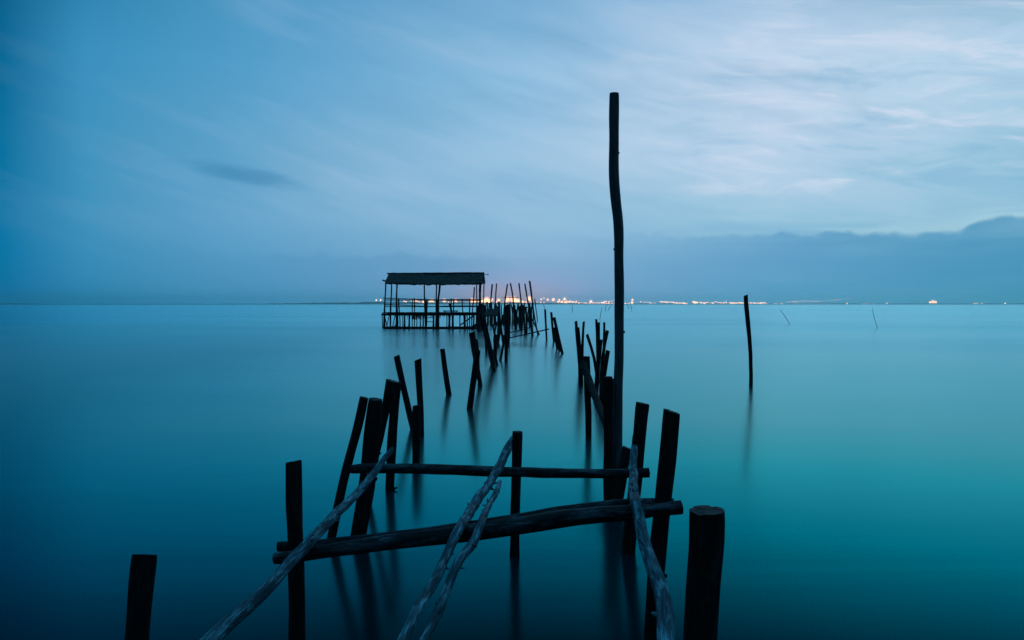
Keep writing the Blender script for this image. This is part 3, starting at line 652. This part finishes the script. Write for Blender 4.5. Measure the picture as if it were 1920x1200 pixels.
for u, wd, y, du in [(717, 1.5, YB, 0), (758.5, 3, YF + .3, 0.2), (767.5, 3.1, YF + .3, -0.3), (788, 2, YF + 1.6, 0.4), (793.5, 2.6, YF + .3, 0.1), (813, 3.5, YF + .3, -0.3), (843, 3.8, YF + .3, -0.6), (849, 3.9, YF + .3, 0.1), (871, 4.2, YF + .3, 0.4), (876, 2.1, YF + .3, 0.4), (755, 1.6, YB, 0.5), (782, 1.6, YB, -0.5), (838, 1.8, YB, 0), (862, 2, YB, 0.4), (889, 3, YF + 0.3, -1)]:
    hpost('stilt', [(u + rt.uniform(-.4, .4), 589, wd), (u + du * .5, 602, wd * .9), (u + du, 613.5, wd * 1.05)], y)
for a_, b_, y in [((730, 590), (723.5, 614), YF + .8), ((741, 590), (735, 613), YF + .6), ((720.5, 588), (727, 613), YF + 1.2), ((745, 600), (738, 613), YF + 0.4)]:
    m2 = MB(); m2.bar(at(*a_, y), at(*b_, y) + Vector((0, 0, -0.3)), 0.04); hp('brace', m2)
m2 = MB(); m2.bar(at(861.5, 610.5, YF - 0.4), at(889, 591.5, YF - 0.2), 0.06); hp('gangplank', m2)
m2 = MB(); m2.bar(at(885, 614, YF - 0.8), at(901, 603, YF - 0.4), 0.10); hp('brace', m2)
# rails
for pl, y in [([(719, 559), (745, 560), (780, 561), (826, 562.5)], YF - 0.03), ([(826, 562), (860, 561.5), (905, 561.5)], YF - 0.03), ([(720, 571.8), (744, 572), (780, 573.5), (815, 575)], YF - 0.03),
              ([(815, 574.5), (850, 573.5), (897, 573.5)], YF - 0.03), ([(722, 562.5), (800, 563), (898, 563.5)], YB), ([(722, 575), (800, 575), (898, 575)], YB)]:
    m2 = MB(); m2.log([at(u, v, y) for u, v in pl], [0.04] * len(pl), 6, 0.5, 0.1, seed=y); hp('rail', m2)
# deck: boards laid across, on two bearers
m2 = MB(); zd = at(800, 586.5, YF).z; xl = at(716.5, 588, YF).x; xr = at(897, 588, YF).x
nbd = 46
for i in range(nbd):
    x = xl + (xr - xl) * (i + 0.5) / nbd
    m2.box((x, (YF + YB) / 2 - 0.02 + rt.uniform(-.06, .06), zd + rt.uniform(-.012, .012)), (xr - xl) / nbd * 0.93, YB - YF + 0.4, 0.05)
dk = hp('deck', m2)
for y in (YF - 0.05, YB):
    m2 = MB(); m2.log([Vector((xl - 0.05, y, zd - 0.14)), Vector(((xl + xr) / 2, y, zd - 0.15)), Vector((xr, y, zd - 0.12))], [0.10, 0.10, 0.10], 8, 0.5, 0.1, seed=y); hp('bearer', m2)
m2 = MB()
for i in range(60):       # weed and rope ends hanging off the deck edge
    u = rt.choice([rt.uniform(763, 796), rt.uniform(717, 905)]); L = rt.uniform(0.08, 0.30) + (0.16 if 763 < u < 796 else 0)
    p = at(u, 590, YF - 0.12); p.z = zd - 0.2; m2.bar(p, p + Vector((rt.uniform(-.08, .08), 0, -L)), 0.03, 5, 0.012)
hp('hanging_weed', m2, M_NET)
for y in (YF + 0.2, YF + 1.7):  # logs added at the waterline for the dark reflection band below the hut
    m2 = MB(); m2.log([Vector((xl + 0.1, y, 0.07)), Vector(((xl + xr) / 2, y, 0.03)), Vector((xr + 0.4, y, 0.09))], [0.13] * 3, 8, 0.4, 0.1, seed=y); hp('dark_band_log', m2)
# ladder under the deck
for u in (800.5, 812.5):
    m2 = MB(); m2.bar(at(u, 589, YF - 0.15), at(u, 611, YF - 0.15), 0.035); hp('ladder_side', m2)
for v in (595, 603):
    m2 = MB(); m2.bar(at(800, v, YF - 0.15), at(813.5, v + .3, YF - 0.15), 0.03); hp('ladder_rung', m2)
# bench on the deck and a leaning plank
be = empty('bench', at(845, 585, YF + 0.9), 'low plank bench standing on the deck of the stilt hut', 'bench')
m2 = MB(); c = at(845, 583.2, YF + 0.9); m2.box(c, 1.33, 0.35, 0.09); m2.build('seat', M_FAR, be, be.location)
for dx_ in (-0.5, 0.5):
    m2 = MB(); m2.box((c.x + dx_, c.y, (c.z - 0.045 + zd + 0.04) / 2), 0.07, 0.3, max(0.05, c.z - 0.045 - zd - 0.04)); m2.build('leg', M_FAR, be, be.location)
m2 = MB(); p0 = at(842.6, 569, YF + 0.5); p1 = at(847.2, 587, YF + 0.5); p1.z = zd + 0.03; dd = (p1 - p0).normalized()
m2.log([p0, p0.lerp(p1, .5), p1], [0.09, 0.10, 0.08], 8, 0.1, 0.1, seed=4)
tag(m2.build('wooden_plank', M_FAR, None, p1), 'short board leaning over the bench on the hut deck', 'plank')

# ------------------------------------------------------------------ thin fishing stakes far out
GS = 'thin stakes in the distant water'
def stake(label, pts, twig=False):
    Y = shore(*pts[-1]).y if pts[-1][1] > 573.2 else 600.0
    Y = min(Y, 420.0)
    P = [at(u, v, Y) for u, v in pts]; P.append(P[-1] + Vector((0, 0, -P[-1].z - 0.5)))
    r = 0.42 * Y / FPX
    m2 = MB(); m2.log(P, [r * 0.7] + [r] * (len(P) - 1), 6, 1.0, 0.05, seed=1)
    tag(m2.build('fishing_stake', M_FAR, None, Vector((P[-1].x, P[-1].y, 0))), label, 'stake', GS)
stake('thin stake leaning left in the open water, left of two on the right', [(1463, 581), (1471, 592), (1481, 608)])
stake('thin stake leaning slightly left, farthest right in the water', [(1635.5, 578), (1638, 592), (1641, 602), (1645, 615)])
stake('hair-thin stake bending right, left of the tall pole', [(1129, 575), (1127, 585), (1124.5, 599)])
stake('stake with a drooping top just left of the tall pole', [(1140, 571), (1136.5, 573), (1134.5, 583)])
stake('faint slanting stake touching the left of the tall pole', [(1148, 571), (1143, 576), (1140, 582)])
stake('faint stake on the horizon above the right-hand posts', [(1072, 571), (1073, 577), (1073, 584)])
stake('forked stake right of the tall pole', [(1181, 571), (1184, 576), (1184.5, 582)])
stake('short stake next to the forked one right of the tall pole', [(1175, 571), (1177, 574), (1179, 579)])
stake('faint bent stake behind the slim upright post', [(1018, 567), (1019.5, 572), (1021.5, 579)])

# ------------------------------------------------------------------ lamps of the port and towns on the far shore
def emat(name, col, st):
    m = bpy.data.materials.new(name); m.use_nodes = True; t = NT(m.node_tree)
    e = t.n('ShaderNodeEmission'); e.inputs[0].default_value = (*col, 1); e.inputs[1].default_value = st
    o = t.n('ShaderNodeOutputMaterial'); t.t.links.new(e.outputs[0], o.inputs[0])
    m.cycles.emission_sampling = 'NONE'; return m
M_WARM = emat('lit_sodium_lamp', (1.0, 0.52, 0.24), 2.6)
M_PINK = emat('lit_pale_lamp', (1.0, 0.47, 0.29), 4.0)
M_DIM = emat('lit_dim_lamp', (1.0, 0.66, 0.55), 1.3)
M_WHITE = emat('lit_white_lamp', (1.0, 0.66, 0.45), 3.0)
def vmat(name, col, st):
    m = bpy.data.materials.new(name); m.use_nodes = True; t = NT(m.node_tree)
    e = t.n('ShaderNodeEmission'); e.inputs[0].default_value = (*col, 1); e.inputs[1].default_value = st
    o = t.n('ShaderNodeOutputMaterial'); t.t.links.new(e.outputs[0], o.inputs[1])
    m.cycles.emission_sampling = 'NONE'; return m
PXM = YS / FPX
M_GLOW = vmat('lamp_bloom', (1.0, 0.38, 0.16), 0.015)  # emissive volumes imitating the bloom round bright lamps
M_GLOW2 = vmat('lamp_bloom_inner', (1.0, 0.46, 0.22), 0.045)

def ball_mb(r, seg=10, rings=7):
    m2 = MB(); vs = [Vector((0, 0, r))]
    for i in range(1, rings):
        for k in range(seg):
            th = math.pi * i / rings; a = 2 * math.pi * k / seg
            vs.append(Vector((math.sin(th) * math.cos(a) * r, math.sin(th) * math.sin(a) * r, math.cos(th) * r)))
    vs.append(Vector((0, 0, -r))); fs = [(0, 1 + k, 1 + (k + 1) % seg) for k in range(seg)]
    for i in range(rings - 2):
        for k in range(seg):
            a = 1 + i * seg + k; b = 1 + i * seg + (k + 1) % seg; fs.append((a, a + seg, b + seg, b))
    L = len(vs) - 1; fs += [(L, L - seg + (k + 1) % seg, L - seg + k) for k in range(seg)]
    m2.add(vs, fs); return m2
lamp_cache = {}
def lamp(u, v, size, mat, label, group, name='street_lamp', Y=None, glow=0, big=False):
    """size = diameter of the lit head in photo px"""
    Y = Y or YS + 60 + (hash_(u) % 7) * 12
    p = at(u, v, Y); r = size / 2 * Y / FPX
    if not big:
        m2 = ball_mb(r, 8, 6); m2.bar((0, 0, -p.z), (0, 0, -r * 0.9), 0.25, 5)
        nf = len(m2.f)
        for i in range(nf - 7, nf): m2.mi[i] = 1
        o = m2.build(name, [mat, M_STEEL]); o.location = p
        return tag(o, label, 'lamp', group)
    root = empty(name, (p.x, p.y, 0), label, 'lamp', group)
    m2 = ball_mb(r, 14, 10); o = m2.build('lamp_head', mat); o.parent = root; o.location = (0, 0, p.z)
    m2 = MB(); m2.bar((0, 0, 0), (0, 0, p.z - r), 0.35, 6); o = m2.build('mast', M_STEEL); o.parent = root
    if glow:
        for gr_, gm in ((glow / 2, M_GLOW), (glow / 4 + size / 4, M_GLOW2)):  # halo spheres added for the bloom, no part of the lamp
            m2 = ball_mb(gr_ * Y / FPX, 20, 14); o = m2.build('bloom_halo', gm); o.parent = root; o.location = (0, 0, p.z)
    return root
def hash_(x): return int(abs(x) * 9973) % 1009
GPORT = 'bright floodlights of the port'
big = [
 (705.6, 562.8, 3.2, 7, 'w', 'white lamp farthest left, a little outside the hut'),
 (713.7, 562.6, 3.2, 7, 'w', 'white lamp just outside the left edge of the hut'),
 (779, 565, 5.5, 15, 'o', 'bright orange floodlight left of centre inside the hut, by a rail post'),
 (785, 566.8, 3, 9, 'o', 'small orange floodlight close right of a bigger one inside the hut'),
 (794.7, 566, 5, 13, 'o', 'orange floodlight partly behind the middle left roof post'),
 (808.7, 565.3, 6, 16, 'o', 'biggest floodlight seen through the middle bay of the hut'),
 (812.5, 567, 3, 9, 'o', 'small floodlight touching the biggest one of the middle bay'),
 (819.4, 567.6, 4.5, 12, 'o', 'orange floodlight at the foot of the twin roof posts'),
 (833, 563.6, 5, 14, 'o', 'high pale floodlight in the right bay of the hut'),
 (850, 563.8, 3, 9, 'o', 'smaller lamp left of a bright one in the right bay'),
 (854.7, 563.5, 4.5, 13, 'o', 'bright floodlight between the right bay rail posts'),
 (885.6, 563.5, 6, 17, 'o', 'bright floodlight behind the short stick by the hut'),
 (891, 564.8, 5, 14, 'o', 'floodlight touching the thin right roof post'),
 (898, 564.8, 3.5, 10, 'o', 'small floodlight left of the right corner post'),
 (903.4, 563.6, 5, 13, 'o', 'floodlight just right of the right corner post'),
 (908, 566.5, 7, 18, 'o', 'low wide floodlight outside the right end of the hut'),
 (912.5, 563.6, 7.5, 22, 'o', 'most brilliant floodlight outside the right end of the hut'),
 (917, 566.3, 5, 14, 'o', 'floodlight low right of the most brilliant one'),
 (922, 561.8, 3.5, 12, 'o', 'high lamp behind the stick over the boarded panel'),
 (935, 562.6, 3.5, 12, 'o', 'lamp right of the upright thin stick'),
 (951, 561.2, 6, 18, 'o', 'high floodlight behind the right-leaning stick'),
 (962.5, 561.8, 7, 22, 'o', 'brilliant floodlight behind the left-leaning stick'),
 (965, 566.4, 6, 18, 'o', 'low brilliant floodlight under the high brilliant one'),
 (971, 564.3, 5.5, 16, 'o', 'floodlight right of the pair of brilliant ones'),
 (980, 566, 3.5, 10, 'o', 'small floodlight right of the third leaning stick'),
 (992.5, 560.2, 5.5, 18, 'o', 'highest floodlight, behind the tallest stick of the thicket'),
 (1014.5, 561.2, 2.4, 8, 'w', 'small lamp first right of the thicket'),
 (1019.8, 558.8, 2.0, 6, 'w', 'tiny high lamp right of the thicket'),
 (1027, 561.7, 3.2, 9, 'w', 'round lamp left of a slightly bigger one, right of the thicket'),
 (1037.5, 561.8, 4.4, 12, 'w', 'round bright lamp standing over the leaning posts'),
 (1048, 561.9, 2.4, 7, 'w', 'small lamp between two bigger ones over the right shore'),
 (1058.7, 560.8, 3.8, 12, 'w', 'high lamp over the dense row of town lamps'),
 (1108, 565.4, 3.8, 12, 'w', 'star-like lamp above the middle of the town row'),
 (1132, 567.2, 3.0, 9, 'w', 'bright lamp low at the left of the tall pole'),
 (1185.8, 562.2, 3.0, 9, 'w', 'upper lamp of the pair right of the tall pole'),
 (1185, 567.4, 3.6, 10, 'o', 'lower lamp of the pair right of the tall pole'),
 (1303, 567.2, 4.0, 9, 'o', 'warm lamp cluster at a gap in the town row, left of the curved post'),
 (1744, 566.8, 3.2, 8, 'o', 'left lamp of the lonely cluster on the far right'),
 (1749, 565.8, 3.6, 12, 'o', 'middle brightest lamp of the lonely far right cluster'),
 (1754, 566.6, 3.2, 9, 'o', 'right lamp of the lonely far right cluster'),
 (1884.6, 569.2, 3.2, 6, 'w', 'last single lamp near the right edge of the photo'),
]
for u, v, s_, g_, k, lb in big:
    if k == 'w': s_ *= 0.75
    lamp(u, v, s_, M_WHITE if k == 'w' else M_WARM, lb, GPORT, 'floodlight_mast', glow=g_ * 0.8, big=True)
rl = random.Random(21)
def row(n, u0, u1, v0, v1, jit, smin, smax, mats, label, group, Y=None):
    for i in range(n):
        f = (i + rl.uniform(0.1, 0.9)) / n; u = u0 + (u1 - u0) * f
        v = min(v0 + (v1 - v0) * f + rl.uniform(-jit, jit), 569.6)
        sz = rl.uniform(smin, smax); mt = rl.choice(mats)
        look = ('orange' if mt is M_WARM else 'rosy' if mt is M_PINK else 'dull') + (' larger' if sz > (smin + smax) / 2 else ' smaller')
        part_ = (' left part' if f < 0.34 else ' middle part' if f < 0.67 else ' right part') if n > 9 else ''
        lamp(u, v, sz, mt, label.replace('tiny', look).replace('faint', look + ' faint') + (',' + part_ if part_ else ''), group, Y=Y)
T = 'tiny town lamp in the dense row '
row(14, 770, 868, 567.6, 566.8, 1.4, 1.2, 2.2, [M_WARM, M_PINK], 'tiny port lamp seen through the hut', 'port lamps seen through the hut')
row(22, 884, 1000, 566.8, 565.8, 2.2, 1.4, 2.6, [M_WARM, M_WARM, M_PINK], 'tiny port lamp behind the far thicket', 'port lamps behind the thicket')
row(8, 868, 960, 568.3, 568.6, .5, 1.2, 1.9, [M_PINK, M_WARM], 'tiny lamp low on the water line by the port', 'port quay lamps')
row(8, 985, 1024, 567.6, 567.5, 1.2, 1.2, 2.0, [M_PINK, M_WARM], 'tiny lamp beside the right side of the thicket', 'thicket side lamps')
row(26, 1045, 1082, 564.8, 567.2, 2.2, 1.3, 2.4, [M_PINK, M_PINK, M_WARM], T + 'under the high lamp', 'town lamps under the high lamp')
row(24, 1082, 1153, 568.6, 568.4, .9, 1.2, 2.2, [M_PINK, M_WARM], T + 'left of the tall pole', 'town lamps left of the tall pole')
row(9, 1122, 1153, 567.0, 563.5, .8, 1.1, 1.9, [M_PINK], 'tiny lamp on the slope left of the tall pole', 'slope lamps left of the tall pole')
row(4, 1170, 1180, 568.8, 568.8, .3, 1.1, 1.6, [M_PINK], 'tiny lamp touching the right of the tall pole', 'lamps touching the tall pole')
row(10, 1196, 1232, 565.8, 568.5, 1.2, 1.2, 2.0, [M_PINK, M_DIM], 'tiny lamp right of the tall pole beyond the pair', 'lamps beyond the pair')
row(26, 1236, 1289, 565.6, 569.0, .9, 1.3, 2.3, [M_PINK, M_WARM], T + 'midway to the curved post', 'town lamps midway to the curved post')
row(8, 1298, 1309, 566.8, 567.4, 1.4, 1.5, 2.4, [M_WARM, M_PINK], 'tiny lamp around the warm cluster', 'lamps around the warm cluster')
row(26, 1311, 1363, 567.6, 566.6, 1.9, 1.2, 2.2, [M_PINK, M_PINK, M_WARM, M_DIM], T + 'left of the curved post', 'town lamps left of the curved post')
row(16, 1366, 1394, 568.0, 568.0, .7, 1.4, 2.2, [M_PINK, M_WARM], T + 'touching the curved post', 'town lamps touching the curved post')
row(18, 1402, 1438, 567.8, 568.4, .8, 1.3, 2.0, [M_PINK, M_WARM], T + 'just right of the curved post', 'town lamps right of the curved post')
row(5, 1449, 1469, 569.0, 568.8, .4, 1.1, 1.6, [M_PINK, M_DIM], 'tiny lamp in the thin row after the curved post', 'thin row lamps')
row(16, 1474, 1530, 565.3, 564.2, 1.2, 1.0, 1.7, [M_DIM, M_PINK], 'faint lamp low on the far hillside', 'lower hillside lamps', Y=7260)
row(14, 1530, 1580, 565.0, 560.8, 1.0, 1.0, 1.7, [M_DIM, M_PINK], 'faint lamp climbing the far hillside', 'upper hillside lamps', Y=7260)
row(4, 1586, 1596, 559.6, 559.3, .4, 0.9, 1.3, [M_DIM], 'faint lamp at the hilltop', 'hilltop lamps', Y=7400)
row(12, 1478, 1568, 569.1, 569.2, .3, 0.9, 1.3, [M_DIM], 'faint lamp on the water line below the hillside', 'water line lamps below the hillside')
row(6, 1206, 1234, 556.8, 556.0, .4, 0.8, 1.2, [M_DIM], 'faint lamp on a distant rise right of the tall pole', 'distant rise lamps', Y=7260)
for u, v, s_, lb in [(1588, 569, 2.0, 'small lamp on the water line under the hilltop'), (1619.5, 569.2, 1.4, 'left of two faint lamps beyond the hill'), (1626, 569, 1.4, 'right of two faint lamps beyond the hill'),
                     (1638, 569.2, 1.2, 'faint lamp above the far right stake'), (1662.6, 568.7, 1.6, 'lone faint lamp right of the far right stake'), (1827, 569, 1.8, 'first of three small lamps far right'),
                     (1832, 569.1, 1.9, 'middle of three small lamps far right'), (1841, 569, 1.7, 'last of three small lamps far right'),
                     (264.5, 569.3, 1.2, 'left of a pair of faint lamps on the left shore'), (269.5, 569.2, 1.2, 'right of a pair of faint lamps on the left shore'),
                     (296, 569.6, 1.0, 'single very faint lamp on the left shore'), (376, 569.4, 1.5, 'faint lamp farthest right on the left shore'),
                     (753.5, 562.8, 1.6, 'small lamp left in the hut, near the top rail'), (757.8, 564.7, 2.2, 'left of two small lamps in the left bay'), (761.5, 565.6, 2.4, 'right of two small lamps in the left bay'), (771.5, 564.2, 2.2, 'small lamp touching a thin rail post in the hut')]:
    lamp(u, v, s_ * (0.8 if u < 400 else 1), M_DIM if u < 400 else M_PINK, lb, 'single small lamps')

# ------------------------------------------------------------------ evening haze over the estuary
mb = MB(); mb.box((0, 4500, 38.5), 18000, 9300, 83)
hz = mb.build('haze', simple('haze_air', (1, 1, 1)))
m = bpy.data.materials.new('evening_haze'); m.use_nodes = True; t = NT(m.node_tree)
pv = t.n('ShaderNodeVolumePrincipled'); pv.inputs['Color'].default_value = (0.5, 0.95, 1.0, 1)
pv.inputs['Density'].default_value = 0.00013; pv.inputs['Anisotropy'].default_value = 0.85
o = t.n('ShaderNodeOutputMaterial'); t.t.links.new(pv.outputs[0], o.inputs[1])
hz.data.materials.clear(); hz.data.materials.append(m)
tag(hz, kind='stuff')
